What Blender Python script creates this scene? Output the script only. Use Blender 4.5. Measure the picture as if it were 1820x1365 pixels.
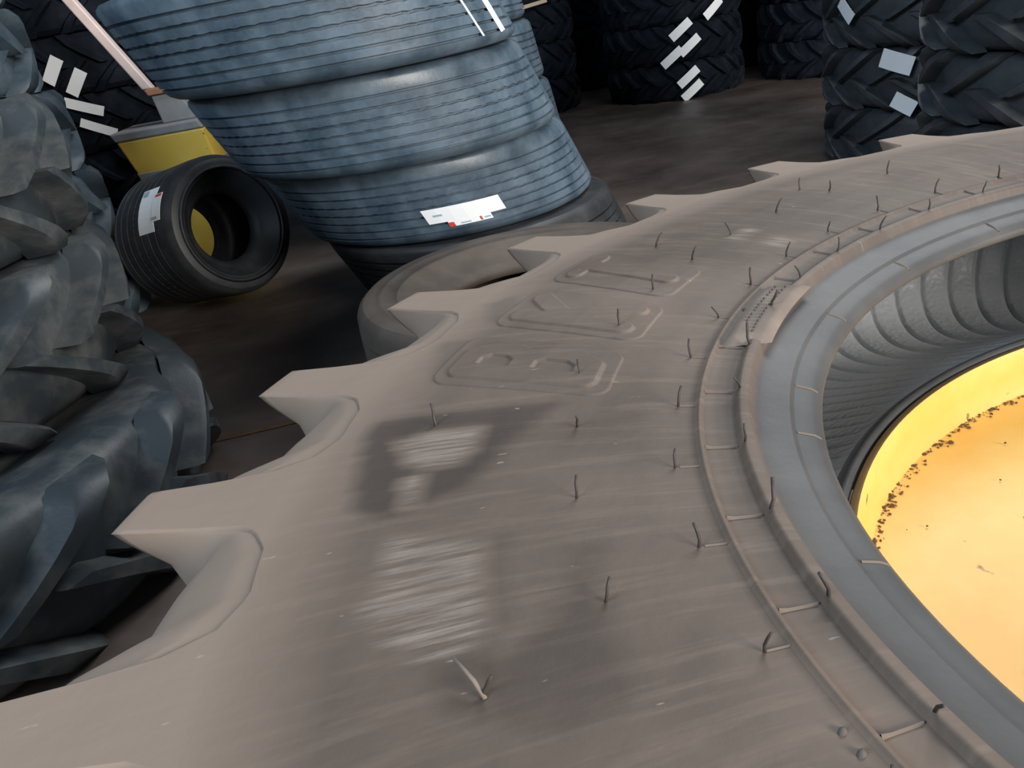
import bpy, math, random
import numpy as np
from mathutils import Matrix, Vector

random.seed(7)
rng = np.random.default_rng(7)
for o in list(bpy.data.objects):
    bpy.data.objects.remove(o, do_unlink=True)
scene = bpy.context.scene
COL = scene.collection
PI = math.pi

# ------------------------------------------------------------------ camera
cam_data = bpy.data.cameras.new('camera')
cam = bpy.data.objects.new('camera', cam_data)
COL.objects.link(cam)
cam_data.sensor_width = 36.0
cam_data.lens = 1518.26 / 1820.0 * 36.0
cam_data.clip_start = 0.01
CZ = 0.9114
RIGHT = Vector((0.9837407, -0.0748208, -0.1632668))
DOWN = Vector((-0.1795945, -0.4098359, -0.8943044))
FWD = Vector((0.0, 0.9090855, -0.4166096))
m = Matrix.Identity(4)
for i in range(3):
    m[i][0] = RIGHT[i]
    m[i][1] = -DOWN[i]
    m[i][2] = -FWD[i]
    m[i][3] = (0, 0, CZ)[i]
cam.matrix_world = m
scene.camera = cam

# ------------------------------------------------------------------ world, lights, exposure
scene.view_settings.view_transform = 'Standard'
scene.view_settings.look = 'None'
scene.view_settings.gamma = 1.0
scene.view_settings.use_curve_mapping = False
scene.view_settings.exposure = 0.0

world = bpy.data.worlds.new('world')
scene.world = world
world.use_nodes = True
bg = world.node_tree.nodes['Background']
bg.inputs['Color'].default_value = (0.55, 0.72, 1.0, 1)
bg.inputs['Strength'].default_value = 0.10


def area_light(name, loc, target, sx, sy, power, color):
    d = bpy.data.lights.new(name, 'AREA')
    d.shape = 'RECTANGLE'
    d.size = sx
    d.size_y = sy
    d.energy = power
    d.color = color
    o = bpy.data.objects.new(name, d)
    COL.objects.link(o)
    o.location = loc
    o.rotation_euler = (Vector(target) - Vector(loc)).to_track_quat('-Z', 'Y').to_euler()
    return o


# daylight: the open loading door behind and right of the viewer, the roof lights above
area_light('door_daylight', (5.6, -5.6, 2.7), (0.2, 1.4, 0.4), 4.0, 4.0, 1500, (1.0, 0.95, 0.88))
area_light('window_daylight', (-3.0, -1.6, 3.2), (-0.8, 3.0, 0.6), 2.4, 1.4, 175, (0.68, 0.85, 1.0))
area_light('rooflight_daylight', (1.9, 2.9, 3.6), (0.8, 1.0, 0.5), 1.8, 1.8, 135, (0.93, 0.97, 1.0))

# ------------------------------------------------------------------ helpers


def link_mesh(name, me, parent=None, mat=None):
    o = bpy.data.objects.new(name, me)
    COL.objects.link(o)
    if parent is not None:
        o.parent = parent
    if mat is not None and not me.materials:
        me.materials.append(mat)
    return o


def mesh(name, verts, faces, mat=None, smooth=True):
    me = bpy.data.meshes.new(name)
    me.from_pydata([tuple(map(float, v)) for v in verts], [], [tuple(map(int, f)) for f in faces])
    me.update()
    if smooth:
        me.polygons.foreach_set('use_smooth', [True] * len(me.polygons))
    if mat is not None:
        me.materials.append(mat)
    return me


def tag(o, label, cat, group=None):
    o['label'] = label
    o['category'] = cat
    if group:
        o['group'] = group
    return o


def empty(name, loc=(0, 0, 0), rot=(0, 0, 0)):
    o = bpy.data.objects.new(name, None)
    COL.objects.link(o)
    o.location = loc
    o.rotation_euler = rot
    o.empty_display_size = 0.05
    return o


def copy_tree(o, parent=None):
    c = o.copy()
    COL.objects.link(c)
    c.parent = parent
    for ch in list(o.children):
        copy_tree(ch, c)
    return c


def lathe(profile, n, zig=None, nz=0):
    """profile: (r, z) list from one end to the other; zig: z wobble per profile point"""
    P = np.array(profile, float)
    k = len(P)
    th = np.arange(n) * 2 * PI / n
    tri = np.abs(((th * nz / (2 * PI)) % 1.0) - 0.5) * 4 - 1 if nz else np.zeros(n)
    zg = np.zeros(k) if zig is None else np.array(zig, float)
    V = np.empty((n, k, 3))
    V[:, :, 0] = np.cos(th)[:, None] * P[:, 0]
    V[:, :, 1] = np.sin(th)[:, None] * P[:, 0]
    V[:, :, 2] = P[:, 1] + tri[:, None] * zg
    F = []
    for i in range(n):
        a = i * k
        b = ((i + 1) % n) * k
        for j in range(k - 1):
            F.append((a + j, b + j, b + j + 1, a + j + 1))
    return V.reshape(-1, 3), F


def box_vf(x0, x1, y0, y1, z0, z1):
    v = [(x0, y0, z0), (x1, y0, z0), (x1, y1, z0), (x0, y1, z0), (x0, y0, z1), (x1, y0, z1), (x1, y1, z1), (x0, y1, z1)]
    f = [(0, 3, 2, 1), (4, 5, 6, 7), (0, 1, 5, 4), (1, 2, 6, 5), (2, 3, 7, 6), (3, 0, 4, 7)]
    return v, f


def bevel(o, w, seg=2):
    md = o.modifiers.new('bevel', 'BEVEL')
    md.width = w
    md.segments = seg
    return o


# ------------------------------------------------------------------ materials


def new_mat(name):
    mt = bpy.data.materials.new(name)
    mt.use_nodes = True
    nt = mt.node_tree
    return mt, nt, nt.nodes['Principled BSDF']


def node(nt, kind, **kw):
    n = nt.nodes.new(kind)
    for k, v in kw.items():
        if k in n.inputs:
            n.inputs[k].default_value = v
        else:
            setattr(n, k, v)
    return n


def ramp(nt, src, stops):
    r = nt.nodes.new('ShaderNodeValToRGB')
    cr = r.color_ramp
    while len(cr.elements) < len(stops):
        cr.elements.new(0.5)
    for e, (p, c) in zip(cr.elements, stops):
        e.position = p
        e.color = c if len(c) == 4 else (*c, 1)
    nt.links.new(src, r.inputs[0])
    return r.outputs[0]


def mixc(nt, fac, a, b):
    mx = nt.nodes.new('ShaderNodeMix')
    mx.data_type = 'RGBA'
    for sock, v in ((mx.inputs[0], fac), (mx.inputs[6], a), (mx.inputs[7], b)):
        if isinstance(v, (float, int)):
            sock.default_value = v
        elif isinstance(v, tuple):
            sock.default_value = v if len(v) == 4 else (*v, 1)
        else:
            nt.links.new(v, sock)
    return mx.outputs[2]


def noise(nt, scale, detail=4.0, rough=0.55, vec=None, stretch=None, coord='Object'):
    tc = nt.nodes.new('ShaderNodeTexCoord')
    src = tc.outputs[coord] if vec is None else vec
    if stretch:
        mp = nt.nodes.new('ShaderNodeMapping')
        mp.inputs['Scale'].default_value = stretch
        nt.links.new(src, mp.inputs[0])
        src = mp.outputs[0]
    n = nt.nodes.new('ShaderNodeTexNoise')
    n.inputs['Scale'].default_value = scale
    n.inputs['Detail'].default_value = detail
    n.inputs['Roughness'].default_value = rough
    nt.links.new(src, n.inputs['Vector'])
    return n.outputs['Fac']


def bump(nt, bsdf, h, strength=0.2, dist=0.01):
    b = nt.nodes.new('ShaderNodeBump')
    b.inputs['Strength'].default_value = strength
    b.inputs['Distance'].default_value = dist
    nt.links.new(h, b.inputs['Height'])
    nt.links.new(b.outputs[0], bsdf.inputs['Normal'])


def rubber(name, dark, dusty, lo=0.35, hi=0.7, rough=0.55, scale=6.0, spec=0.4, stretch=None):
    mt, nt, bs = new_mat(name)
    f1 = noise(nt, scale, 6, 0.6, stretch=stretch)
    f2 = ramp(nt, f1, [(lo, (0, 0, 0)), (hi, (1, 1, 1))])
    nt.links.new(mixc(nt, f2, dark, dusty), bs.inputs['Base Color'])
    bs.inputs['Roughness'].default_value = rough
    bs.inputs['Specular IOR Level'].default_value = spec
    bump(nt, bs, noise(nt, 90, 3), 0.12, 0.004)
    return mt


def plain(name, col, rough=0.6, metallic=0.0, var=0.12, scale=20.0, spec=0.4):
    mt, nt, bs = new_mat(name)
    f = noise(nt, scale, 5)
    a = tuple(c * (1 - var) for c in col)
    b = tuple(min(1, c * (1 + var)) for c in col)
    nt.links.new(mixc(nt, f, a, b), bs.inputs['Base Color'])
    bs.inputs['Roughness'].default_value = rough
    bs.inputs['Metallic'].default_value = metallic
    bs.inputs['Specular IOR Level'].default_value = spec
    return mt


def big_tire_material():
    """brown dusted rubber, bare grey rubber on the bead, stains and scuffs with shapes of their own"""
    mt, nt, bs = new_mat('dusted_tire_rubber')
    L = nt.links
    tc = node(nt, 'ShaderNodeTexCoord')
    sep = node(nt, 'ShaderNodeSeparateXYZ')
    L.new(tc.outputs['Object'], sep.inputs[0])
    # polar coordinates of the tire itself
    x2 = node(nt, 'ShaderNodeVectorMath', operation='MULTIPLY')
    L.new(tc.outputs['Object'], x2.inputs[0])
    x2.inputs[1].default_value = (1, 1, 0)
    ln = node(nt, 'ShaderNodeVectorMath', operation='LENGTH')
    L.new(x2.outputs[0], ln.inputs[0])
    at = node(nt, 'ShaderNodeMath', operation='ARCTAN2')
    L.new(sep.outputs[1], at.inputs[0])
    L.new(sep.outputs[0], at.inputs[1])
    pol = node(nt, 'ShaderNodeCombineXYZ')
    L.new(ln.outputs[1], pol.inputs[0])
    L.new(at.outputs[0], pol.inputs[1])
    # broad dust clouds
    big = ramp(nt, noise(nt, 5.0, 5, 0.6), [(0.32, (0, 0, 0)), (0.68, (1, 1, 1))])
    col = mixc(nt, big, (0.092, 0.069, 0.055), (0.178, 0.136, 0.109))
    # radial wiped streaks
    st = ramp(nt, noise(nt, 9.0, 5, 0.6, vec=pol.outputs[0], stretch=(1.2, 7.0, 1)), [(0.50, (0, 0, 0)), (0.72, (1, 1, 1))])
    sm = node(nt, 'ShaderNodeMath', operation='MULTIPLY')
    L.new(st, sm.inputs[0])
    sm.inputs[1].default_value = 0.55
    col = mixc(nt, sm.outputs[0], col, (0.205, 0.158, 0.127))
    gr = ramp(nt, noise(nt, 3.0, 3, 0.5), [(0.45, (0, 0, 0)), (0.6, (1, 1, 1))])
    gm = node(nt, 'ShaderNodeMath', operation='MULTIPLY')
    L.new(gr, gm.inputs[0])
    gm.inputs[1].default_value = 0.35
    col = mixc(nt, gm.outputs[0], col, (0.100, 0.080, 0.066))
    # lug tops carry more dust
    lt = ramp(nt, ln.outputs[1], [(0.625, (0, 0, 0)), (0.685, (1, 1, 1))])
    lm = node(nt, 'ShaderNodeMath', operation='MULTIPLY')
    L.new(lt, lm.inputs[0])
    lm.inputs[1].default_value = 0.72
    col = mixc(nt, lm.outputs[0], col, (0.33, 0.252, 0.20))
    # stains (vertex attribute: -1 bare dark rubber ... +1 pale scuff)
    av = node(nt, 'ShaderNodeAttribute', attribute_name='stain')
    sn = noise(nt, 14.0, 5, 0.65, vec=pol.outputs[0], stretch=(1.0, 9.0, 1))
    mr = node(nt, 'ShaderNodeMapRange')
    L.new(av.outputs['Fac'], mr.inputs[0])
    mr.inputs[1].default_value = 0.0
    mr.inputs[2].default_value = -1.0
    dk = node(nt, 'ShaderNodeMath', operation='MULTIPLY')
    L.new(mr.outputs[0], dk.inputs[0])
    dk.inputs[1].default_value = 0.85
    col = mixc(nt, dk.outputs[0], col, (0.050, 0.041, 0.037))
    mr2 = node(nt, 'ShaderNodeMapRange')
    L.new(av.outputs['Fac'], mr2.inputs[0])
    lt2 = node(nt, 'ShaderNodeMath', operation='MULTIPLY')
    L.new(mr2.outputs[0], lt2.inputs[0])
    L.new(ramp(nt, sn, [(0.42, (0, 0, 0)), (0.62, (1, 1, 1))]), lt2.inputs[1])
    col = mixc(nt, lt2.outputs[0], col, (0.27, 0.22, 0.185))
    # scattered pale flecks
    fl = ramp(nt, noise(nt, 60, 2, 0.5, vec=pol.outputs[0], stretch=(1, 1.6, 1)), [(0.735, (0, 0, 0)), (0.76, (1, 1, 1))])
    fm = node(nt, 'ShaderNodeMath', operation='MULTIPLY')
    L.new(fl, fm.inputs[0])
    fm.inputs[1].default_value = 0.5
    col = mixc(nt, fm.outputs[0], col, (0.38, 0.33, 0.29))
    # bare bead band
    bd = ramp(nt, ln.outputs[1], [(0.4235, (1, 1, 1)), (0.4265, (0, 0, 0))])
    bn = ramp(nt, noise(nt, 11.0, 5, 0.6), [(0.3, (0.060, 0.060, 0.062)), (0.7, (0.100, 0.098, 0.097))])
    col = mixc(nt, bd, col, bn)
    L.new(col, bs.inputs['Base Color'])
    rr = node(nt, 'ShaderNodeMapRange')
    L.new(bd, rr.inputs[0])
    rr.inputs[3].default_value = 0.62
    rr.inputs[4].default_value = 0.5
    L.new(rr.outputs[0], bs.inputs['Roughness'])
    bs.inputs['Specular IOR Level'].default_value = 0.22
    bump(nt, bs, noise(nt, 45, 5, 0.6), 0.10, 0.004)
    return mt


M_BIG = big_tire_material()
M_HAIR = plain('hair_rubber', (0.045, 0.037, 0.032), 0.6)
M_LINE = plain('mould_line_rubber', (0.17, 0.135, 0.11), 0.8, spec=0.2)
M_PLATE = plain('pale_plate_rubber', (0.19, 0.152, 0.127), 0.8, var=0.4, scale=35, spec=0.2)
M_MARK = plain('moulded_mark_rubber', (0.09, 0.075, 0.066), 0.7)


def liner_material():
    mt, nt, bs = new_mat('inner_liner_rubber')
    f = ramp(nt, noise(nt, 5.0, 4), [(0.35, (0.34, 0.355, 0.375)), (0.7, (0.48, 0.50, 0.52))])
    nt.links.new(f, bs.inputs['Base Color'])
    bs.inputs['Roughness'].default_value = 0.42
    vt = nt.nodes.new('ShaderNodeTexVoronoi')
    vt.inputs['Scale'].default_value = 170
    tc = nt.nodes.new('ShaderNodeTexCoord')
    nt.links.new(tc.outputs['Object'], vt.inputs['Vector'])
    bump(nt, bs, vt.outputs['Distance'], 0.35, 0.0022)
    return mt


M_LINER = liner_material()
M_TRUCK = rubber('truck_tire_rubber', (0.038, 0.062, 0.088), (0.108, 0.150, 0.190), 0.36, 0.66, 0.40, 9.0, 0.5)
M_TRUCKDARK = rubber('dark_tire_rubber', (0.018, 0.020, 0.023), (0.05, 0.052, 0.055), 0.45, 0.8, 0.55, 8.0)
M_TRACTOR = rubber('tractor_tire_rubber', (0.026, 0.034, 0.040), (0.105, 0.108, 0.102), 0.46, 0.74, 0.5, 7.0, 0.45)
M_TRACTORB = rubber('bluish_tractor_tire_rubber', (0.036, 0.056, 0.074), (0.095, 0.125, 0.148), 0.42, 0.75, 0.5, 7.0, 0.5)
M_TRACTORR = rubber('new_tractor_tire_rubber', (0.030, 0.036, 0.042), (0.07, 0.078, 0.082), 0.4, 0.75, 0.5, 7.0, 0.5)
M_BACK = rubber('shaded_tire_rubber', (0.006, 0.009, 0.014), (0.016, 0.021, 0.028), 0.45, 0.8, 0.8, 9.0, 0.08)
M_DUSTY = rubber('brown_dusty_rubber', (0.060, 0.049, 0.042), (0.11, 0.090, 0.076), 0.35, 0.7, 0.75, 5.0, 0.2)
M_PAPER = plain('white_paper', (0.85, 0.87, 0.88), 0.55, var=0.03)
M_RED = plain('red_print', (0.6, 0.06, 0.05), 0.5)
M_INK = plain('grey_print', (0.35, 0.42, 0.5), 0.5)
M_FILM = plain('clear_wrap_highlight', (0.8, 0.85, 0.9), 0.15)


def yellow_material(name, base, worn, lo, hi, scale):
    mt, nt, bs = new_mat(name)
    f = ramp(nt, noise(nt, scale, 6, 0.65), [(lo, (0, 0, 0)), (hi, (1, 1, 1))])
    c = mixc(nt, f, base, worn)
    sp = ramp(nt, noise(nt, 38.0, 3, 0.55), [(0.70, (0, 0, 0)), (0.74, (1, 1, 1))])
    c = mixc(nt, sp, c, (0.20, 0.11, 0.04))
    nt.links.new(c, bs.inputs['Base Color'])
    bs.inputs['Roughness'].default_value = 0.5
    bump(nt, bs, noise(nt, 30, 4), 0.08, 0.004)
    return mt


M_WHEEL = yellow_material('yellow_wheel_paint', (0.86, 0.50, 0.105), (0.90, 0.62, 0.20), 0.4, 0.7, 6.0)
M_FLANGE = plain('scuffed_flange_metal', (0.40, 0.24, 0.10), 0.55, var=0.3)
M_DIRT = plain('dark_dirt', (0.15, 0.085, 0.04), 0.9, var=0.4)
M_YPOST = yellow_material('yellow_bollard_paint', (0.85, 0.54, 0.07), (0.88, 0.60, 0.11), 0.4, 0.7, 8.0)
M_CONC = plain('grey_concrete', (0.30, 0.29, 0.28), 0.8, var=0.3)
M_POST = plain('pale_post_paint', (0.66, 0.55, 0.52), 0.45, var=0.25, scale=12)
M_RUST = plain('rusty_foot', (0.38, 0.19, 0.10), 0.7, var=0.4)
M_WOOD = plain('pale_wood', (0.45, 0.34, 0.25), 0.7, var=0.2)
M_WALL = plain('dark_wall_paint', (0.05, 0.06, 0.075), 0.8)
M_LINEPAINT = plain('faded_orange_paint', (0.10, 0.058, 0.028), 0.7, var=0.6, scale=30)


def floor_material():
    mt, nt, bs = new_mat('stained_concrete_floor')
    a = ramp(nt, noise(nt, 1.6, 8, 0.65), [(0.30, (0.036, 0.025, 0.020)), (0.5, (0.080, 0.060, 0.050)), (0.72, (0.140, 0.112, 0.098))])
    s = ramp(nt, noise(nt, 3.0, 6, 0.6, stretch=(0.6, 3.0, 1)), [(0.55, (0, 0, 0)), (0.75, (1, 1, 1))])
    sm = node(nt, 'ShaderNodeMath', operation='MULTIPLY')
    nt.links.new(s, sm.inputs[0])
    sm.inputs[1].default_value = 0.5
    c = mixc(nt, sm.outputs[0], a, (0.14, 0.115, 0.10))
    nt.links.new(c, bs.inputs['Base Color'])
    r = ramp(nt, noise(nt, 2.5, 5), [(0.3, (0.38, 0.38, 0.38)), (0.7, (0.7, 0.7, 0.7))])
    nt.links.new(r, bs.inputs['Roughness'])
    bump(nt, bs, noise(nt, 14, 6), 0.12, 0.01)
    return mt


# ------------------------------------------------------------------ setting
v, f = box_vf(-7, 8, -4, 10.2, -0.15, 0.0)
fl = link_mesh('floor', mesh('floor', v, f, floor_material(), False))
fl['kind'] = 'structure'
fl['label'] = 'brown stained concrete warehouse floor'
v, f = box_vf(-7, 8, 10.2, 10.4, 0.0, 5.0)
w = link_mesh('wall_back', mesh('wall_back', v, f, M_WALL, False))
w['kind'] = 'structure'
v, f = box_vf(-7.2, -7, -4, 10.4, 0.0, 5.0)
w = link_mesh('wall_left', mesh('wall_left', v, f, M_WALL, False))
w['kind'] = 'structure'

# ------------------------------------------------------------------ the big dusty tractor tire in front
R = 0.8
ZT = 0.66          # height of the lug tips' plane
HW = 0.20         # half width of the tread
CX, CY = 0.53284, 0.28295
N_LUG = 28
PITCH = 360.0 / N_LUG
T0 = 168.42        # angle of one lug tip


def zsurf(r):
    """height of the upper sidewall above the tip plane, r as a fraction of R"""
    rs = [0.4855, 0.4890, 0.4925, 0.5040, 0.5060, 0.5090, 0.515, 0.526, 0.5305, 0.533, 0.5385, 0.5415, 0.543, 0.546, 0.5635, 0.565, 0.5675, 0.5695, 0.60, 0.65, 0.70, 0.76, 0.82, 0.88, 0.93, 1.0]
    zs = [0.0060, 0.0100, 0.0120, 0.0150, 0.0175, 0.0182, 0.0195, 0.0225, 0.0250, 0.0335, 0.0350, 0.0345, 0.0305, 0.0305, 0.0315, 0.0345, 0.0345, 0.0325, 0.0345, 0.0350, 0.0335, 0.0290, 0.0225, 0.0135, 0.0070, 0.0]
    return np.interp(r, rs, zs) * R


EDGE_PHI = [0.0, 3.0, 3.05, 3.2, 3.9, 5.6, 9.0, 10.6, 11.35, 12.05, 12.45, PITCH]
EDGE_R = [1.0, 1.0, 0.945, 0.890, 0.857, 0.843, 0.850, 0.866, 0.885, 0.935, 0.968, 1.0]


def edge_r(phi):
    return np.interp(phi, EDGE_PHI, EDGE_R)


PHIS = np.array(sorted(set([0.0, 0.5, 1.0, 1.5, 2.0, 2.5, 2.85, 3.0, 3.05, 3.12, 3.2, 3.4, 3.65, 3.9, 4.3, 4.8, 5.3, 5.9, 6.5, 7.1, 7.7, 8.3, 8.9, 9.4, 9.9, 10.3, 10.7, 11.0, 11.35, 11.7, 12.05, 12.25, 12.45, 12.6, 12.75])))
NP = len(PHIS)
R_IN = np.concatenate([[0.4855, 0.4870, 0.4890, 0.4925, 0.4980, 0.5035, 0.5042, 0.5060, 0.5070, 0.509, 0.515, 0.520, 0.526, 0.5300, 0.5308, 0.5328, 0.5340, 0.5385, 0.5415, 0.543, 0.546, 0.555, 0.5635, 0.565, 0.5675, 0.5695, 0.575], np.arange(0.583, 0.832, 0.006)])
R_FIX = 0.835
T_OUT = np.array([0.12, 0.25, 0.4, 0.55, 0.7, 0.82, 0.91, 0.97, 1.0])
D_SK = np.array([0.002, 0.005, 0.009, 0.013, 0.018, 0.026, 0.034, 0.045, 0.058, 0.075, 0.10, 0.13, 0.155, 0.18, HW])

POLY_DARK = [
    [(0.823, 161.9), (0.666, 161.9), (0.691, 165.7), (0.714, 170.2), (0.765, 172.2), (0.793, 170.9)],
    # softer
    [(0.636, 175.8), (0.639, 182.8), (0.644, 188.1), (0.688, 187.7), (0.714, 185.9), (0.694, 183.3), (0.663, 181.7)],
    [(0.695, 174.9), (0.684, 175.2), (0.690, 181.5), (0.700, 183.3), (0.715, 186.0), (0.73, 184.2), (0.712, 180.5)],
    [(0.835, 150.5), (0.80, 156.0), (0.79, 157.5), (0.775, 156.5), (0.80, 150.5)],
    [(0.838, 143.5), (0.80, 148.5), (0.785, 147.0), (0.81, 142.0)],
]
POLY_LIGHT = [
    [(0.790, 164.2), (0.715, 163.8), (0.722, 168.0), (0.752, 168.2), (0.770, 167.0)],
    [(0.765, 168.5), (0.745, 168.5), (0.750, 171.6), (0.760, 171.6)],
    [(0.757, 173.9), (0.700, 175.8), (0.698, 180.7), (0.705, 182.5), (0.737, 182.5), (0.765, 179.1)],
    [(0.672, 124.6), (0.652, 124.8), (0.648, 128.6), (0.668, 128.4)],
    [(0.620, 126.0), (0.598, 126.4), (0.600, 129.2), (0.622, 128.6)],
]


def in_poly(r, t, poly):
    n = len(poly)
    inside = np.zeros(r.shape, bool)
    j = n - 1
    for i in range(n):
        ri, ti = poly[i]
        rj, tj = poly[j]
        c = ((ti > t) != (tj > t)) & (r < (rj - ri) * (t - ti) / (tj - ti + 1e-12) + ri)
        inside ^= c
        j = i
    return inside


tire = empty('tractor_tire', (CX, CY, 0.0))
tag(tire, 'huge brown dusty tractor tire lying flat in the foreground around a yellow wheel', 'tire')


def half_tire(sign, t_start):
    """grid of one half: rows theta, columns profile. returns verts and owner flags"""
    cols = len(R_IN) + 1 + len(T_OUT) + len(D_SK)
    V = []
    own = []
    TH = []
    for k in range(N_LUG):
        for p in PHIS:
            th = t_start - k * PITCH - p
            TH.append(th)
    TH = np.array(TH)
    ph = np.tile(PHIS, N_LUG)
    re = edge_r(ph)
    rr = np.empty((len(TH), cols))
    zz = np.empty_like(rr)
    tt = np.repeat(TH[:, None], cols, 1)
    nI = len(R_IN)
    rr[:, :nI] = R_IN
    zz[:, :nI] = zsurf(R_IN)
    rr[:, nI] = R_FIX
    zz[:, nI] = zsurf(R_FIX)
    for j, t in enumerate(T_OUT):
        r = R_FIX + (re - R_FIX) * t
        rr[:, nI + 1 + j] = r
        z = zsurf(r)
        if t == 1.0:
            z = z - 0.0015
        zz[:, nI + 1 + j] = z
    zedge = zsurf(re)
    r_low = np.interp(ph, [0.0, 4.5, 5.3, 6.0, 11.1, 12.3, PITCH], [0.962, 0.965, 0.945, 0.921, 0.919, 0.95, 0.962])
    for j, d in enumerate(D_SK):
        g = min(d / 0.026, 1.0)
        g = np.where(re > r_low, g ** 1.3, g ** 0.7)
        r = re + (r_low - re) * g
        q_ = min(max(d - 0.026, 0) / 0.06, 1.0)
        fade = np.clip((HW - d) / 0.05, 0, 1)
        base = 0.905 + 0.035 * np.clip((r_low - 0.921) / 0.03, 0, 1) * fade
        r = r * (1 - q_) + base * q_
        jj = nI + 1 + len(T_OUT) + j
        rr[:, jj] = r
        zz[:, jj] = np.maximum(zedge - d, -HW) if j < len(D_SK) - 1 else -HW
        tt[:, jj] = TH - 20.0 * max(0, d - 0.05)
    a = np.radians(tt)
    # the lower wall is pushed up by the wheel flange its bead rests on
    rise = np.interp(rr, [0.4855, 0.52, 0.60, 0.70, 0.80, 0.87], [0.30, 0.265, 0.18, 0.08, 0.015, 0.0])
    zlow = (ZT - 2 * HW) - np.where(rr < 0.9, 0.5, 1.0) * zz + rise
    V = np.stack([rr * R * np.cos(a), rr * R * np.sin(a), ZT + zz if sign > 0 else zlow], -1)
    return V, rr, TH, ph, cols


def build_half(sign, t_start, lug_label):
    V, rr, TH, ph, cols = half_tire(sign, t_start)
    n = len(TH)
    idx = np.arange(n * cols).reshape(n, cols)
    nb = np.roll(idx, -1, 0)
    A, B, Cc, D = idx[:, :-1], nb[:, :-1], nb[:, 1:], idx[:, 1:]
    if sign > 0:
        Q = np.stack([A, D, Cc, B], -1)
    else:
        Q = np.stack([A, B, Cc, D], -1)
    P = V.reshape(-1, 3)
    # vertex normals of the whole half (kept when the lugs are split off)
    q = Q.reshape(-1, 4)
    fn = np.cross(P[q[:, 2]] - P[q[:, 0]], P[q[:, 3]] - P[q[:, 1]])
    vn = np.zeros_like(P)
    for c in range(4):
        np.add.at(vn, q[:, c], fn)
    vn /= np.maximum(np.linalg.norm(vn, axis=1, keepdims=True), 1e-12)
    # stain per vertex
    t360 = np.repeat((TH % 360)[:, None], cols, 1)
    st = np.zeros((n, cols))
    if sign > 0:
        for ip, poly in enumerate(POLY_DARK):
            st[in_poly(rr, t360, poly)] = (-0.85, -0.6, -0.5, -0.35, -0.35)[ip]
        for poly in POLY_LIGHT:
            m_ = in_poly(rr, t360, poly)
            st[m_] = 1
        for _ in range(1):
            st = 0.5 * st + 0.5 * (st + np.roll(st, 1, 0) + np.roll(st, -1, 0)) / 3
            st[:, 1:-1] = (st[:, 1:-1] + st[:, 2:] + st[:, :-2]) / 3
    st = st.reshape(-1)
    # ownership: lug k = faces outside the fixed ring whose phi lies on the lug
    nI = len(R_IN)
    rowphi = ph
    lugrow = (rowphi < 3.15) | (rowphi >= 11.3)
    kk = np.repeat(np.arange(N_LUG), NP)
    kk = np.where(rowphi >= 11.3, (kk + 1) % N_LUG, kk)
    r_mid = (rr[:, :-1] + rr[:, 1:] + np.roll(rr, -1, 0)[:, :-1] + np.roll(rr, -1, 0)[:, 1:]) / 4
    colid = np.arange(cols - 1)[None, :]
    islug = lugrow[:, None] & ((r_mid > 0.90) | (colid >= nI + len(T_OUT)))
    owner = np.where(islug, kk[:, None], -1)

    def piece(name, sel, parent):
        qs = Q[sel]
        u, inv = np.unique(qs.reshape(-1), return_inverse=True)
        me = bpy.data.meshes.new(name)
        me.from_pydata(P[u].tolist(), [], inv.reshape(-1, 4).tolist())
        me.update()
        me.polygons.foreach_set('use_smooth', [True] * len(me.polygons))
        me.normals_split_custom_set_from_vertices(vn[u].tolist())
        at_ = me.attributes.new('stain', 'FLOAT', 'POINT')
        at_.data.foreach_set('value', st[u].astype(np.float32))
        me.materials.append(M_BIG)
        return link_mesh(name, me, parent)
    piece('sidewall', owner == -1, tire)
    for k in range(N_LUG):
        piece('lug', owner == k, tire)


build_half(1, T0, None)
build_half(-1, T0 - PITCH / 2, None)

# bead lip and inner liner
LIP = [(0.4855, 0.0060), (0.4848, 0.0035), (0.4850, 0.0), (0.4870, -0.002), (0.492, -0.003), (0.500, -0.003), (0.515, -0.004)]
lipv, lipf = lathe([(r * R, ZT + z * R) for r, z in LIP], 220)
me = mesh('bead_lip', lipv, lipf, M_BIG)
link_mesh('bead_lip', me, tire)
lipv, lipf = lathe([(0.476 * R, -0.1335 * R + ZT), (0.470 * R, -0.1205 * R + ZT), (0.4735 * R, -0.1165 * R + ZT), (0.480 * R, -0.118 * R + ZT), (0.486 * R, -0.124 * R + ZT)], 160)
link_mesh('bead_lip', mesh('bead_lip', lipv, lipf, M_BIG), tire)

LIN = [(0.515, -0.004), (0.58, 0.004), (0.66, 0.004), (0.73, -0.008), (0.785, -0.030), (0.825, -0.062), (0.845, -0.102), (0.848, -0.148), (0.835, -0.192), (0.80, -0.222), (0.74, -0.230), (0.66, -0.210), (0.58, -0.172), (0.525, -0.144), (0.486, -0.124)]
P_ = np.array(LIN)
tpar = np.linspace(0, len(P_) - 1, 60)
pr = np.interp(tpar, np.arange(len(P_)), P_[:, 0])
pz = np.interp(tpar, np.arange(len(P_)), P_[:, 1])
for _ in range(4):
    pr[1:-1] = (pr[2:] + pr[:-2] + 2 * pr[1:-1]) / 4
    pz[1:-1] = (pz[2:] + pz[:-2] + 2 * pz[1:-1]) / 4
NG = 126
sub = np.array([0.0, 0.05, 0.11, 0.18, 0.5, 0.82, 0.89, 0.95])
dep = np.array([0.0040, 0.0032, 0.0006, 0.0, -0.0010, 0.0, 0.0006, 0.0032])
ths = np.concatenate([(np.arange(NG)[:, None] + sub[None, :]).reshape(-1)]) * 2 * PI / NG
dps = np.tile(dep, NG)
nrm = np.stack([np.gradient(pz), -np.gradient(pr)], 1)
nrm /= np.linalg.norm(nrm, axis=1, keepdims=True)
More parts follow.
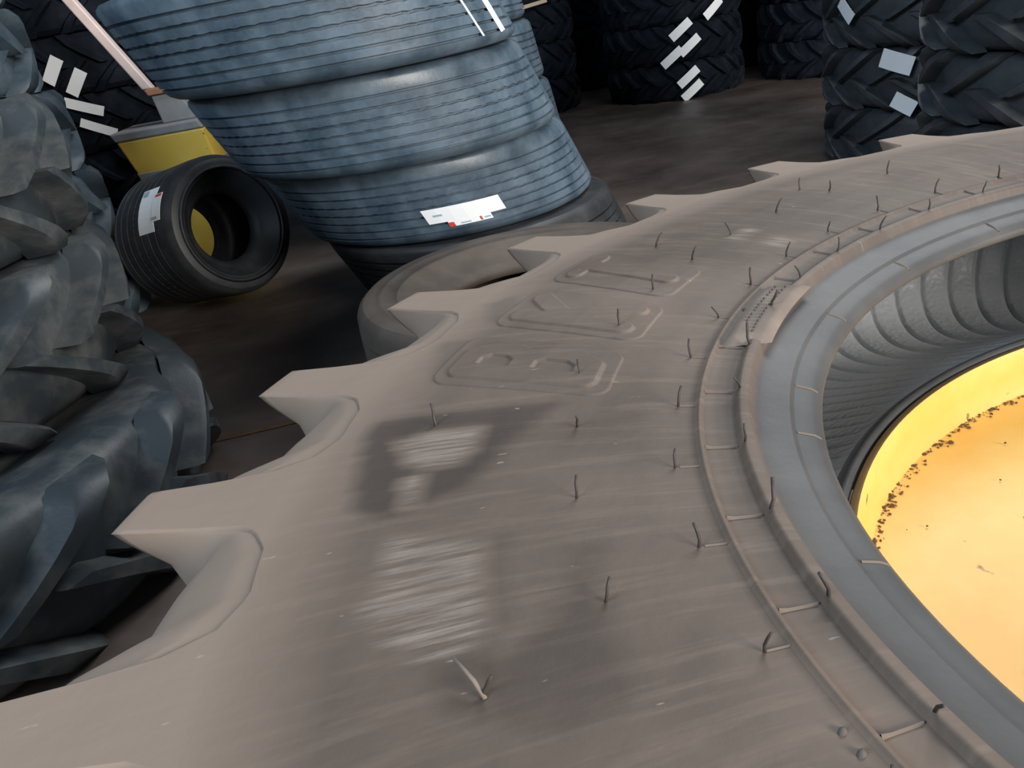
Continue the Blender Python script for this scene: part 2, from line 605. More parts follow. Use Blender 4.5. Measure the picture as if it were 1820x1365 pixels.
fade = np.clip(np.minimum(np.arange(60), 59 - np.arange(60)) / 8.0, 0, 1)
V = np.empty((len(ths), 60, 3))
sk = (np.linspace(-1, 1, 60)) * 0.10
rrr = pr[None, :] * R - nrm[None, :, 0] * dps[:, None] * fade
zzz = ZT + pz[None, :] * R - nrm[None, :, 1] * dps[:, None] * fade
V[:, :, 0] = np.cos(ths[:, None] + sk) * rrr
V[:, :, 1] = np.sin(ths[:, None] + sk) * rrr
V[:, :, 2] = zzz
n_ = len(ths)
idx = np.arange(n_ * 60).reshape(n_, 60)
nb = np.roll(idx, -1, 0)
Q = np.stack([idx[:, :-1], nb[:, :-1], nb[:, 1:], idx[:, 1:]], -1).reshape(-1, 4)
lo = link_mesh('inner_liner', mesh('inner_liner', V.reshape(-1, 3), Q, M_LINER), tire)
lo['label'] = 'ribbed grey inner lining of the big tire'


def on_wall(r, th, dz=0.0):
    a = math.radians(th)
    return Vector((r * R * math.cos(a), r * R * math.sin(a), ZT + float(zsurf(r)) + dz))


def tube_mesh(name, pts, rad, mat, n=6, taper=1.0):
    V, F = [], []
    k = len(pts)
    for i, p in enumerate(pts):
        d = (pts[min(i + 1, k - 1)] - pts[max(i - 1, 0)]).normalized()
        a = d.orthogonal().normalized()
        b = d.cross(a)
        rd = rad * (1 + (taper - 1) * i / (k - 1))
        for j in range(n):
            t = 2 * PI * j / n
            V.append(p + a * (rd * math.cos(t)) + b * (rd * math.sin(t)))
    for i in range(k - 1):
        for j in range(n):
            F.append((i * n + j, i * n + (j + 1) % n, (i + 1) * n + (j + 1) % n, (i + 1) * n + j))
    F.append(tuple(range(n))[::-1])
    F.append(tuple((k - 1) * n + j for j in range(n)))
    return mesh(name, V, F, mat)


# little moulding hairs: one shared shape, each hair its own part
hair_me = tube_mesh('vent_hair', [Vector((0, 0, -0.002)), Vector((0, 0, 0.0035)), Vector((0.001, 0.001, 0.0075)), Vector((0.0028, 0.0015, 0.0115))], 0.00085, M_HAIR, 5, 0.8)


def hair(r, th, lean=0.0, leandir=0.0, s=1.0):
    o = link_mesh('vent_hair', hair_me, tire)
    o.location = on_wall(r, th)
    o.rotation_euler = (lean * math.cos(leandir), lean * math.sin(leandir), math.radians(random.uniform(0, 360)))
    o.scale = (s, s, s)
    return o


HAIR_T = 162.7
for i in range(45):
    th = HAIR_T + 8.0 * i
    t = (th + 180) % 360 - 180
    if not (85 < t or t < -150):
        continue
    hair(0.581 + 0.004 * math.sin(i), th, random.uniform(0, .35), random.uniform(0, 6.28), random.uniform(.8, 1.1))
    hair(0.5395, th - 2.3, random.uniform(0.1, .5), random.uniform(0, 6.28), random.uniform(.8, 1.2))
for r, th in [(0.649, 165.1), (0.645, 173.0), (0.640, 181.6), (0.706, 185.2), (0.672, 126.9), (0.680, 119.4), (0.66, 158.0), (0.655, 149.8), (0.66, 141.8), (0.665, 134.0), (0.688, 111.5), (0.69, 104.0), (0.735, 131.0), (0.76, 163.2), (0.73, 112.0)]:
    hair(r, th, random.uniform(0.1, .6), random.uniform(0, 6.28), random.uniform(.9, 1.2))
lh = link_mesh('vent_hair', tube_mesh('vent_hair', [on_wall(0.706, 185.3, 0.0), on_wall(0.709, 184.9, 0.006), on_wall(0.7165, 183.9, 0.010)], 0.0011, M_PLATE, 6, 0.7), tire)
lh['label'] = 'longer pale rubber hair bent over the sidewall'

# thin raised mould lines across the rim bands
def strip_mesh(r0, r1, width, name, hgt=0.0012):
    V, F = [], []
    n = 5
    for i in range(n):
        r = r0 + (r1 - r0) * i / (n - 1)
        for s, dz in ((-1, -0.0015), (-0.3, hgt), (0.3, hgt), (1, -0.0015)):
            V.append((r * R, s * width, float(zsurf(r)) + dz))
    for i in range(n - 1):
        for j in range(3):
            F.append((i * 4 + j, (i + 1) * 4 + j, (i + 1) * 4 + j + 1, i * 4 + j + 1))
    return mesh(name, V, F, M_LINE)


ml_a = strip_mesh(0.5445, 0.5640, 0.0009, 'mould_line')
ml_b = strip_mesh(0.5695, 0.5815, 0.0006, 'mould_line', 0.0008)
ml_c = strip_mesh(0.4880, 0.5030, 0.0009, 'mould_line', 0.0010)
for i in range(45):
    th = HAIR_T + 8.0 * i
    t = (th + 180) % 360 - 180
    if not (85 < t or t < -150):
        continue
    for me_, dth in ((ml_a, -2.3), (ml_b, 0.0), (ml_c, 1.2)):
        if me_ is ml_c and i % 2:
            continue
        o = link_mesh('mould_line', me_, tire)
        o.location = (0, 0, ZT)
        o.rotation_euler = (0, 0, math.radians(th + dth))

# raised letters on the sidewall
def seg_d(u, w, a, b):
    ax, ay = a
    bx, by = b
    dx, dy = bx - ax, by - ay
    t = np.clip(((u - ax) * dx + (w - ay) * dy) / (dx * dx + dy * dy + 1e-9), 0, 1)
    return np.hypot(u - ax - t * dx, w - ay - t * dy)


LW, LH = 0.034, 0.094        # letter box: along the arc, along the radius
LETTERS = {
    'B': [((0, 0), (0, 1)), ((0, 1), (0.72, 1)), ((0.72, 1), (1.0, 0.86)), ((1.0, 0.86), (1.0, 0.66)), ((1.0, 0.66), (0.75, 0.52)), ((0, 0.52), (0.75, 0.52)), ((0.75, 0.52), (1.0, 0.38)), ((1.0, 0.38), (1.0, 0.14)), ((1.0, 0.14), (0.72, 0)), ((0.72, 0), (0, 0))],
    'K': [((0, 0), (0, 1)), ((0, 0.45), (1, 1)), ((0.22, 0.55), (1, 0))],
    'T': [((0, 1), (1, 1)), ((0.5, 1), (0.5, 0))],
}


def letter(ch, th_c, r_c):
    mu, mv = 0.023, 0.0235
    nu, nv = 96, 136
    us = np.linspace(-LW / 2 - mu, LW / 2 + mu, nu)
    vs = np.linspace(-LH / 2 - mv, LH / 2 + mv, nv)
    U, W = np.meshgrid(us, vs, indexing='ij')
    d = np.full(U.shape, 9.0)
    for (a, b) in LETTERS[ch]:
        d = np.minimum(d, seg_d(U, W, ((a[0] - .5) * LW, (a[1] - .5) * LH), ((b[0] - .5) * LW, (b[1] - .5) * LH)))

    def step(x, e, w_):
        t = np.clip((e - x) / w_ + 0.5, 0, 1)
        return t * t * (3 - 2 * t)
    # rounded backing plate, thick letter on top of it
    px_, py_ = np.abs(U) - (0.0365 - 0.015), np.abs(W) - (0.067 - 0.015)
    dp = np.hypot(np.maximum(px_, 0), np.maximum(py_, 0)) + np.minimum(np.maximum(px_, py_), 0) - 0.015
    h = 0.0021 * step(dp, 0.0, 0.0022) + 0.0015 * step(d, 0.0098, 0.0013)
    r = r_c * R + W
    a = np.radians(th_c) - U / (r_c * R) - np.radians(4.0) * W / 0.128
    z = ZT + np.interp(r / R, np.linspace(.5, 1, 400), zsurf(np.linspace(.5, 1, 400))) - 0.0012 + h
    P = np.stack([r * np.cos(a), r * np.sin(a), z], -1).reshape(-1, 3)
    keep = (dp < 0.003)
    I = np.arange(nu * nv).reshape(nu, nv)
    fk = keep[:-1, :-1] | keep[1:, :-1] | keep[1:, 1:] | keep[:-1, 1:]
    q = np.stack([I[:-1, :-1], I[:-1, 1:], I[1:, 1:], I[1:, :-1]], -1)[fk]
    u_, inv = np.unique(q.reshape(-1), return_inverse=True)
    me = mesh('raised_letter', P[u_], inv.reshape(-1, 4), M_BIG)
    at_ = me.attributes.new('stain', 'FLOAT', 'POINT')
    at_.data.foreach_set('value', np.full(len(u_), -0.12, np.float32))
    o = link_mesh('raised_letter', me, tire)
    o['label'] = 'raised block letter ' + ch + ' moulded on the sidewall'


letter('B', 155.7, 0.716)
letter('K', 146.7, 0.712)
letter('T', 137.8, 0.718)


# pale moulded plate over the bead band, with two rows of tiny marks
def wall_patch(name, r0, r1, t0, t1, hgt, mat, n=12, m_=6, skew=0.0, flat=0.0):
    V, F = [], []
    for i in range(n):
        for j in range(m_):
            fi, fj = i / (n - 1), j / (m_ - 1)
            r = r0 + (r1 - r0) * fj
            t = t0 + (t1 - t0) * fi + skew * fj
            e = 0 < i < n - 1 and 0 < j < m_ - 1
            zz_ = max(float(zsurf(r)), flat)
            a = math.radians(t)
            V.append((r * R * math.cos(a), r * R * math.sin(a), ZT + zz_ + (hgt if e else -0.002)))
    for i in range(n - 1):
        for j in range(m_ - 1):
            a, b, c, d = i * m_ + j, (i + 1) * m_ + j, (i + 1) * m_ + j + 1, i * m_ + j + 1
            F.append((a, d, c, b) if t1 > t0 else (a, b, c, d))
    return mesh(name, V, F, mat)


pl = link_mesh('serial_plate', wall_patch('serial_plate', 0.5245, 0.5615, 137.8, 151.4, 0.0016, M_PLATE, 16, 9, 1.2, 0.0345 * R), tire)
pl['label'] = 'pale worn moulded plate with tiny lettering on the bead band'
for row, rr_ in enumerate((0.5385, 0.547)):
    for i in range(15 - 3 * row):
        t = 139.6 + i * 0.74 + random.uniform(-.06, .06)
        o = link_mesh('moulded_mark', wall_patch('moulded_mark', rr_, rr_ + 0.0052, t, t + random.uniform(.28, .5), 0.0028, M_MARK, 4, 4, 0.0, 0.0345 * R), pl)
for i in range(3):
    t = -168.6 + i * 1.15
    o = link_mesh('moulded_mark', wall_patch('moulded_mark', 0.5725, 0.5785, t, t + 0.5, 0.0018, M_MARK, 4, 4), tire)

# ------------------------------------------------------------------ yellow wheel standing inside the big tire
wheel = empty('wheel_rim', (CX, CY, 0.0))
tag(wheel, 'yellow painted steel wheel seen through the hole of the big tire', 'wheel')
WR, LIPZ, PLZ = 0.368, 0.5645, 0.526
bv, bf = lathe([(WR + .004, 0.0), (WR + .004, 0.05), (WR - .03, 0.10), (WR - .03, 0.40), (WR + .004, 0.47), (WR + .006, LIPZ - 0.012)], 120)
link_mesh('barrel', mesh('barrel', bv, bf, M_WHEEL), wheel)
bv, bf = lathe([(WR + .006, LIPZ - 0.012), (WR + .008, LIPZ - 0.005), (WR + .006, LIPZ + 0.001), (WR + .001, LIPZ + 0.002)], 160)
link_mesh('flange', mesh('flange', bv, bf, M_FLANGE), wheel)
bv, bf = lathe([(WR + .001, LIPZ + 0.002), (WR - .001, LIPZ - 0.001), (WR - .001, LIPZ - 0.02), (WR - .003, PLZ + 0.004), (WR - .006, PLZ)], 160)
link_mesh('rim_wall', mesh('rim_wall', bv, bf, M_WHEEL), wheel)
bv, bf = lathe([(WR - .006, PLZ), (WR - .03, PLZ - .0015), (0.28, PLZ - .001), (0.20, PLZ), (0.125, PLZ), (0.118, PLZ - .006), (0.118, PLZ - .03)], 120)
link_mesh('disc', mesh('disc', bv, bf, M_WHEEL), wheel)
bv, bf = lathe([(0.001, 0.016), (0.012, 0.016), (0.0145, 0.013), (0.0145, 0.0)], 6)
nut_me = mesh('bolt', bv, bf, M_FLANGE, False)
for k in range(8):
    o = link_mesh('bolt', nut_me, wheel)
    o.location = (0.16 * math.cos(k * PI / 4), 0.16 * math.sin(k * PI / 4), PLZ)
# crumbs of dirt in the crease
V, F = [], []
for k in range(520):
    if k < 420:
        t = math.radians(random.uniform(60, 160))
        r = WR - 0.006 - abs(random.gauss(0, 0.0035))
        s = random.uniform(0.0006, 0.0017) * (1.8 if random.random() < .08 else 1)
    else:
        t = math.radians(random.uniform(40, 230))
        r = random.uniform(0.16, WR - 0.01)
        s = random.uniform(0.0005, 0.0014)
    c = Vector((r * math.cos(t), r * math.sin(t), PLZ + s * .2))
    b = len(V)
    for d in ((1, 0, 0), (0, 1, 0), (-1, 0, 0), (0, -1, 0), (0, 0, .7), (0, 0, -.7)):
        V.append(c + Vector(d) * s * random.uniform(.6, 1.3))
    for i in range(4):
        F.append((b + i, b + (i + 1) % 4, b + 4))
        F.append((b + (i + 1) % 4, b + i, b + 5))
dc = link_mesh('dirt_crumbs', mesh('dirt_crumbs', V, F, M_DIRT, False), wheel)
dc['kind'] = 'stuff'

# ------------------------------------------------------------------ truck tires


def truck_tire(name, r, h, mat, n=200, nz=48, inner=0.54, skew=(0, 0)):
    """tire about z, centred on its mid plane; parts: tread, two sidewalls, inner lining"""
    root = empty(name)
    prof, zig = [], []

    def add(rr_, z_, g=0.0):
        prof.append((rr_, z_))
        zig.append(g)
    add(r - 0.020, h * .965)
    add(r - 0.008, h * .90)
    add(r - 0.002, h * .82)
    gs = [(.56, 0.0), (.34, .0010), (.12, .0016), (-.10, .0016), (-.32, .0010), (-.54, .0), (-.74, .0)]
    for g, a in gs:
        c = g * h
        w_ = 0.0038
        add(r, c + w_, a)
        add(r - 0.010, c + w_ * .6, a)
        add(r - 0.010, c - w_ * .6, a)
        add(r, c - w_, a)
    add(r - 0.002, -h * .82)
    add(r - 0.008, -h * .90)
    add(r - 0.020, -h * .965)
    prof = prof[::-1]
    zig = zig[::-1]
    v_, f_ = lathe(prof, n, zig, nz)
    tm = mesh('tread', v_, f_, mat)
    tm.set_sharp_from_angle(angle=math.radians(28))
    link_mesh('tread', tm, root)
    side = [(r - 0.020, h * .965), (r - 0.040, h), (r - 0.055, h * .985), (r - 0.058, h * 1.005), (r * .84, h * 1.0), (r * .76, h * .97), (r * .755, h * .99), (r * .745, h * .96), (r * .66, h * .86), (r * .60, h * .76), (r * .57, h * .74), (r * inner, h * .66), (r * (inner - .012), h * .58), (r * (inner + .01), h * .50)]
    v_, f_ = lathe(side, 96)
    link_mesh('sidewall', mesh('sidewall', v_, f_, mat), root)
    v_, f_ = lathe([(a, -b) for a, b in side[::-1]], 96)
    link_mesh('sidewall', mesh('sidewall', v_, f_, mat), root)
    lin = [(r * (inner + .01), h * .50), (r * .68, h * .70), (r * .82, h * .80), (r * .92, h * .72), (r * .945, h * .4), (r * .95, 0)]
    lin = lin + [(a, -b) for a, b in lin[-2::-1]]
    v_, f_ = lathe(lin, 64)
    link_mesh('inner_liner', mesh('inner_liner', v_, f_, mat), root)
    if skew != (0, 0):       # the stack leans and its tires are pressed askew
        for ch in root.children:
            for vt in ch.data.vertices:
                vt.co.x += skew[0] * vt.co.z
                vt.co.y += skew[1] * vt.co.z
            ch.data.update()
    return root


def curved_label(name, r, th, w_, hgt, zc, mat, tilt=0.0, off=0.0015, n=7, thick=0.0008):
    """paper sheet wrapped on the tread of a flat-lying tire"""
    V, F = [], []
    for layer in (0, 1):
        for i in range(n):
            for j in range(3):
                x = (i / (n - 1) - .5) * w_
                y = (j / 2 - .5) * hgt
                xx = x * math.cos(tilt) - y * math.sin(tilt)
                yy = x * math.sin(tilt) + y * math.cos(tilt)
                a = th + xx / r
                rad = r + off - layer * thick
                V.append((rad * math.cos(a), rad * math.sin(a), zc + yy))
    k = n * 3
    for i in range(n - 1):
        for j in range(2):
            a, b, c, d = i * 3 + j, (i + 1) * 3 + j, (i + 1) * 3 + j + 1, i * 3 + j + 1
            F.append((a, b, c, d))
            F.append((k + a, k + d, k + c, k + b))
    ring = [i * 3 for i in range(n)] + [(n - 1) * 3 + 1] + [i * 3 + 2 for i in range(n - 1, -1, -1)] + [1]
    for i in range(len(ring)):
        a, b = ring[i], ring[(i + 1) % len(ring)]
        F.append((a, a + k, b + k, b))
    return mesh(name, V, F, mat, False)


TR, TH_ = 0.497, 0.128
SKEW = (-0.40, -0.30)
proto = truck_tire('truck_tire', TR, TH_, M_TRUCK, nz=72, skew=SKEW)
proto_rear = truck_tire('truck_tire', TR, TH_, M_TRUCK, nz=72, skew=(-0.15, 0))
stack = [((-0.35, 2.60), 'topmost ribbed blue-grey truck tire of the leaning stack', M_TRUCK),
         ((-0.25, 2.78), 'second ribbed blue-grey truck tire from the top of the leaning stack', M_TRUCK),
         ((-0.14, 2.96), 'third truck tire from the top of the leaning stack, with a white label', M_TRUCK),
         ((0.0, 3.02), 'bottom truck tire of the leaning stack, sticking out to the right', M_TRUCK)]
SG = 'truck tires in the leaning stack'
stack_tires = []
for i, ((x, y), lab, mt) in enumerate(stack):
    o = proto if i == 0 else copy_tree(proto)
    o.location = (x, y, 0.91 - 0.26 * i)
    tag(o, lab, 'tire', SG)
    stack_tires.append(o)
for ch in stack_tires[3].children:      # shade on the bottom one is put in as a darker rubber colour
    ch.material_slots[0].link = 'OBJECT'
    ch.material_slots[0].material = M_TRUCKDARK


def ang_to_cam(x, y, daz=0.0):
    return math.atan2(-y, -x) + daz


# white label on the third tire
def skewed(me, sk=None):
    sk = SKEW if sk is None else sk
    for vt in me.vertices:
        vt.co.x += sk[0] * vt.co.z
        vt.co.y += sk[1] * vt.co.z
    return me


c = stack_tires[2]
a0 = ang_to_cam(c.location.x, c.location.y)
lb = link_mesh('paper_label', skewed(curved_label('paper_label', TR, a0 + 0.11, 0.235, 0.047, -0.041, M_PAPER)), c)
lb['label'] = 'bright white paper label on the tread'
link_mesh('label_flap', skewed(curved_label('label_flap', TR, a0 + 0.112, 0.130, 0.018, -0.0735, M_PAPER)), lb)
for da, w_, hh, zc, mt in [(-0.005, 0.018, 0.014, -0.075, M_RED), (0.175, 0.006, 0.012, -0.074, M_RED), (-0.05, 0.026, 0.006, -0.040, M_INK), (0.215, 0.018, 0.005, -0.074, M_INK), (0.08, 0.03, 0.004, -0.076, M_INK)]:
    link_mesh('print_block', skewed(curved_label('print_block', TR, a0 + da, w_, hh, zc, mt, off=0.0026)), lb)
# strips of clear wrap on the topmost tire, their highlight painted in white
c = stack_tires[0]
a0 = ang_to_cam(c.location.x, c.location.y)
o = link_mesh('plastic_strip', skewed(curved_label('plastic_strip', TR, a0 + 1.0, 0.034, 0.13, -0.035, M_FILM, tilt=0.12)), c)
o['label'] = 'strip of clear plastic wrap with its highlight painted white'
o = link_mesh('plastic_strip', skewed(curved_label('plastic_strip', TR, a0 + 0.78, 0.008, 0.12, -0.04, M_FILM, tilt=0.12)), c)

# the stack behind it
BS = [(-0.16, 4.12), (-0.11, 4.16), (-0.06, 4.19), (-0.01, 4.22)]
for i, (x, y) in enumerate(BS):
    o = proto_rear if i == 0 else copy_tree(proto_rear)
    o.location = (x, y, 0.91 - 0.26 * i)
    tag(o, ['topmost', 'second from top', 'third from top', 'bottom'][i] + ' truck tire of the stack half hidden behind the leaning stack', 'tire', 'truck tires in the rear stack')

# low dusty tire lying on the floor in front of the stack
dt = truck_tire('truck_tire', 0.42, 0.15, M_DUSTY, 140, 0, 0.52)
dt.location = (0.085, 1.965, 0.15)
tag(dt, 'brown dusty tire lying flat on the floor between big tire and stack', 'tire')

# small tire standing on its tread
st_ = truck_tire('small_tire', 0.248, 0.22, M_TRUCKDARK, 140, 70, 0.50)
st_.location = (-1.02, 3.18, 0.285)
tag(st_, 'small wide black tire standing on its tread beside the yellow block', 'tire')
axis = Vector((0.74, -0.65, 0.18)).normalized()
st_.rotation_euler = axis.to_track_quat('Z', 'Y').to_euler()
# label on the tread, on the side turned to the viewer
bpy.context.view_layer.update()
q_ = st_.matrix_world.inverted() @ Vector((-1.10, 2.6, 0.66))
aS = math.atan2(q_.y, q_.x)
lb = link_mesh('paper_label', curved_label('paper_label', 0.248, aS, 0.16, 0.11, 0.07, M_PAPER), st_)
link_mesh('label_flap', curved_label('label_flap', 0.248, aS, 0.095, 0.06, 0.145, M_PAPER, off=0.003), lb)
for da, w_, hh, zc, mt in [(-.16, .008, .040, .150, M_RED), (.15, .008, .040, .14, M_INK), (-.25, .020, .035, .05, M_INK)]:
    link_mesh('print_block', curved_label('print_block', 0.248, aS + da, w_, hh, zc, mt, off=0.005), lb)

# ------------------------------------------------------------------ tractor tires with chevron lugs


def lug_geometry(r, h, up, sweep, width, lug_h, phase=0.0, segs=6):
    V, F = [], []
    for i in range(segs + 1):
        t = i / segs
        z = h * (1.0 - 1.06 * t) * (1 if up else -1)
        a = phase + sweep * (t ** 1.25)
        ro = r - (0.028 if i == 0 else 0.006 if i == 1 else 0.0)
        ri = r - lug_h - 0.02
        w0 = width * (1.15 - 0.35 * t)
        slant = sweep * .9
        for rad, ws in ((ri, -1.25), (ro - 0.012, -0.92), (ro, -0.70), (ro, 0.70), (ro - 0.012, 0.92), (ri, 1.25)):
            aa = a + ws * w0 / (2 * r)
            V.append((rad * math.cos(aa), rad * math.sin(aa), z))
    for i in range(segs):
        a, b = i * 6, (i + 1) * 6
        for j in range(5):
            q = (a + j, a + j + 1, b + j + 1, b + j)
            F.append(q if up else q[::-1])
    F.append(tuple(range(6))[::-1] if up else tuple(range(6)))
    e = segs * 6
    F.append(tuple(range(e, e + 6)) if up else tuple(range(e, e + 6))[::-1])
    return V, F


def carcass_profile(r, h, lug_h, inner):
    rb = r - lug_h
    p = [(rb, 0), (rb - .002, h * .5), (rb - .010, h * .8), (rb - .03, h * .96), (rb - .06, h * 1.0), (r * .80, h * .99), (r * .72, h * .94), (r * .64, h * .82), (r * .58, h * .74), (r * .575, h * .78), (r * inner, h * .70), (r * (inner - .012), h * .6), (r * (inner + .01), h * .5), (r * .68, h * .68), (r * .80, h * .75), (r * .86, h * .6), (r * .88, 0)]
    return [(a, -b) for a, b in p[::-1]][:-1] + p


def tractor_tire(name, r, h, mat, n=16, lug_h=0.042, sweep=0.42, width=0.052, joined=False, inner=0.5, flip=1):
    prof = carcass_profile(r, h, lug_h, inner)
    v_, f_ = lathe(prof, 72)
    if joined:
        V = [tuple(p) for p in v_]
        F = list(f_)
        for up in (True, False):
            for k in range(n):
                lv, lf = lug_geometry(r, h, up, flip * sweep, width, lug_h, 2 * PI * (k + (0 if up else .5)) / n, 3)
                b = len(V)
                V += lv
                F += [tuple(i + b for i in q) for q in lf]
        return link_mesh(name, mesh(name, V, F, mat, False))
    root = empty(name)
    link_mesh('carcass', mesh('carcass', v_, f_, mat), root)
    for up in (True, False):
        lv, lf = lug_geometry(r, h, up, flip * sweep, width, lug_h)
        lm_ = mesh('lug', lv, lf, mat)
        lm_.set_sharp_from_angle(angle=math.radians(50))
        for k in range(n):
            o = link_mesh('lug', lm_, root)
            o.rotation_euler = (0, 0, 2 * PI * (k + (0 if up else .5)) / n)
            if k == 0 and up:
                md = None
    return root


def stack_of(protos, n, base, dx, step, labels, group, rot0=0.0, z0=None):
    out = []
    for i in range(n):
        o = protos if (i == 0 and not protos.get('used')) else copy_tree(protos)
        protos['used'] = 1
        o.location = (base[0] + dx[0] * i + random.uniform(-.012, .012), base[1] + dx[1] * i + random.uniform(-.012, .012), step * (i + .5))
        o.rotation_euler = (0, 0, rot0 + i * 1.7)
        tag(o, labels[i], 'tire', group)
        out.append(o)
    return out


ORD = ['bottom', 'second from bottom', 'third from bottom', 'fourth from bottom', 'fifth from bottom', 'sixth from bottom']
# near left stack: worn grey tractor tires
pL1 = tractor_tire('tractor_tire', 0.66, 0.145, M_TRACTOR, 15, 0.055, 0.38, 0.075, flip=-1)
pL0 = tractor_tire('tractor_tire', 0.77, 0.145, M_TRACTOR, 17, 0.055, 0.34, 0.085, flip=-1)
pL0.location = (-1.42, 1.58, 0.146)
tag(pL0, 'widest tractor tire, on the floor under the nearest left stack', 'tire')
L1 = stack_of(pL1, 2, (-1.46, 1.74), (-0.02, 0.0), 0.292, [['lower', 'upper'][i] + ' worn grey tractor tire on the wide one at the left edge' for i in range(2)], 'tractor tires in the near left stack', 0.2)
for o in L1:
    o.location.z += 0.292
# left stack behind
pL2 = tractor_tire('tractor_tire', 0.60, 0.14, M_TRACTORB, 13, 0.05, 0.30, 0.12)
L2 = stack_of(pL2, 5, (-1.93, 3.22), (-0.035, 0.0), 0.282, [ORD[i] + ' blue-grey tractor tire in the left stack behind the nearest one' for i in range(5)], 'tractor tires in the second left stack', 0.5)
# right stacks
pR1 = tractor_tire('tractor_tire', 0.50, 0.115, M_TRACTORR, 16, 0.04, 0.36, 0.05, flip=-1)
R1 = stack_of(pR1, 5, (2.04, 3.63), (0.0, 0.0), 0.232, [ORD[i] + ' black tractor tire in the right stack next to the open floor' for i in range(5)], 'tractor tires in the inner right stack', 0.3)
pR2 = tractor_tire('tractor_tire', 0.50, 0.092, M_TRACTORR, 15, 0.04, 0.30, 0.06, flip=-1)
R2 = stack_of(pR2, 5, (1.80, 2.36), (0.0, 0.0), 0.186, [ORD[i] + ' black tractor tire in the stack at the right edge of the picture' for i in range(5)], 'tractor tires in the outer right stack', 0.9)


def add_label(o, r, az_off, w_, hgt, zc, tilt):
    th = ang_to_cam(o.location.x, o.location.y) + az_off - o.rotation_euler.z
    l_ = link_mesh('paper_label', curved_label('paper_label', r, th, w_, hgt, zc, M_PAPER, tilt, off=0.004, thick=0.002), o)
    return l_


add_label(R1[2], 0.50, -0.846, 0.10, 0.05, 0.033, -0.75)
add_label(R1[1], 0.50, -0.366, 0.125, 0.07, 0.070, -0.32)
add_label(R1[1], 0.50, -0.306, 0.09, 0.06, -0.085, -0.5)

# dark rear stacks
GB = 'dark tires in the rear row'
REAR = [((0.44, 7.0), 'rear stack left of the labelled one'), ((1.61, 6.62), 'rear stack with the diagonal white labels'), ((2.70, 6.45), 'rear stack right of the labelled one'), ((1.15, 8.1), 'farthest stack seen through the gap'), ((2.42, 7.75), 'farthest stack between the two right ones')]
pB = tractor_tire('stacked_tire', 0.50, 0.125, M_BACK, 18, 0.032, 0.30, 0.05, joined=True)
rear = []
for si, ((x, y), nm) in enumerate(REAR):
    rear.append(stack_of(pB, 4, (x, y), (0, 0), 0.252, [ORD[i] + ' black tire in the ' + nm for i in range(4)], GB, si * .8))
# labels climbing diagonally
for az, zc in [(0.60, 0.561), (0.128, 0.464), (0.233, 0.356), (-0.012, 0.296), (0.178, 0.152), (0.219, 0.06)]:
    lev = min(3, int(zc / 0.252))
    add_label(rear[1][lev], 0.50, az, 0.165, 0.058, zc - 0.252 * (lev + .5), 0.62)
# dark stack at the upper left with labels
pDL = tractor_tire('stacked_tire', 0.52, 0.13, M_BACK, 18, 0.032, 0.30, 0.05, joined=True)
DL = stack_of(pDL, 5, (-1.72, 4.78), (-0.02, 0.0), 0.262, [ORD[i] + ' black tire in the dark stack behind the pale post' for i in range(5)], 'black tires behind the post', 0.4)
for az, zc, tl, w_, hh in [(-0.40, 0.908, 0.9, 0.125, 0.058), (-0.24, 0.842, 0.9, 0.12, 0.055), (-0.26, 0.735, -0.42, 0.17, 0.045), (-0.20, 0.634, -0.50, 0.16, 0.04)]:
    lev = min(4, int(zc / 0.262))
    add_label(DL[lev], 0.52, az, w_, hh, zc - 0.262 * (lev + .5), tl)

# ------------------------------------------------------------------ leaning yellow block with its pale post


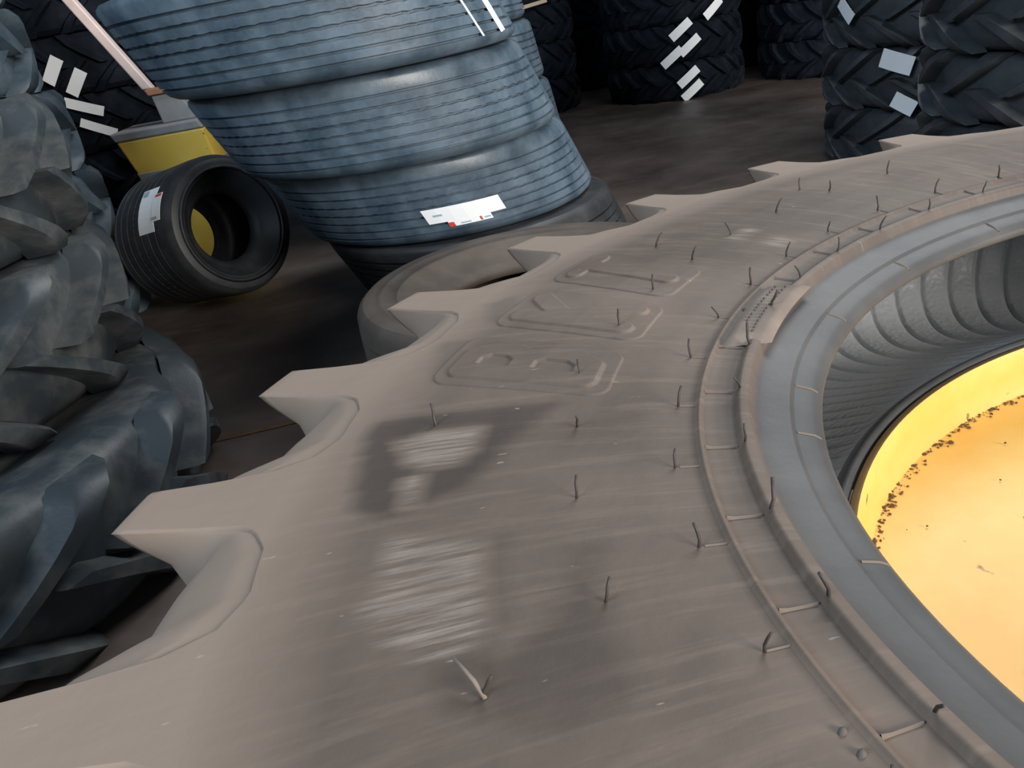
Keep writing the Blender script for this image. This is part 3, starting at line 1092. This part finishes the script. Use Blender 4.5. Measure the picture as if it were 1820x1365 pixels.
def leaning_prism(name, base_c, top_c, sx, sy, z0, z1, mat, sx1=None, sy1=None):
    sx1 = sx if sx1 is None else sx1
    sy1 = sy if sy1 is None else sy1
    v_, f_ = box_vf(-.5, .5, -.5, .5, 0, 1)
    V = []
    for (a, b, c) in v_:
        cx = base_c[0] + (top_c[0] - base_c[0]) * c
        cy = base_c[1] + (top_c[1] - base_c[1]) * c
        V.append((cx + a * (sx + (sx1 - sx) * c), cy + b * (sy + (sy1 - sy) * c), z0 + (z1 - z0) * c))
    return mesh(name, V, f_, mat, False)


post = empty('bollard', (-0.97, 3.86, 0))
tag(post, 'leaning yellow block with a grey top carrying a pale steel post', 'bollard')
LEAN = -0.45


def px(z):
    return LEAN * z


b1 = bevel(link_mesh('block', leaning_prism('block', (px(0.0) - 0.14, 0), (px(.60), 0), 0.26, 0.26, 0.0, 0.60, M_YPOST, 0.36, 0.30), post), 0.008)
b2 = bevel(link_mesh('cap', leaning_prism('cap', (px(.60), 0), (px(.635), 0), 0.365, 0.305, 0.60, 0.635, M_CONC), post), 0.006)
b3 = bevel(link_mesh('worn_band', leaning_prism('worn_band', (px(.425) - .041, 0), (px(.465) - .0315, 0), 0.337, 0.294, 0.425, 0.465, M_CONC, 0.342, 0.296), post), 0.004)
b4 = bevel(link_mesh('post_foot', leaning_prism('post_foot', (px(.635) + .10, 0), (px(.75) + .10, 0), 0.16, 0.14, 0.635, 0.75, M_CONC, 0.10, 0.09), post), 0.006)
b5 = bevel(link_mesh('foot_plate', leaning_prism('foot_plate', (px(.75) + .115, 0), (px(.775) + .115, 0), 0.14, 0.12, 0.75, 0.775, M_RUST), post), 0.004)
b6 = bevel(link_mesh('pale_post', leaning_prism('pale_post', (px(.775) + .05, 0), (px(1.6) - .005, 0), 0.045, 0.045, 0.775, 1.6, M_POST), post), 0.006)

# a pale slat sticking out of the rear stack
v, f = box_vf(-0.14, 0.14, -0.02, 0.02, -0.012, 0.012)
sl = link_mesh('wood_slat', mesh('wood_slat', v, f, M_WOOD, False))
sl.location = (0.57, 6.42, 0.77)
sl.rotation_euler = (0, -0.1, 0.1)
bevel(sl, 0.003)
tag(sl, 'short pale wooden slat stuck between tires of the rear stack', 'slat')

# faded painted line on the floor
v, f = box_vf(-0.35, 0.35, -0.012, 0.012, 0, 0.002)
ln_ = link_mesh('trim_1', mesh('trim_1', v, f, M_LINEPAINT, False))
ln_.location = (-0.72, 1.98, 0.0005)
ln_.rotation_euler = (0, 0, 0.12)
ln_['kind'] = 'structure'
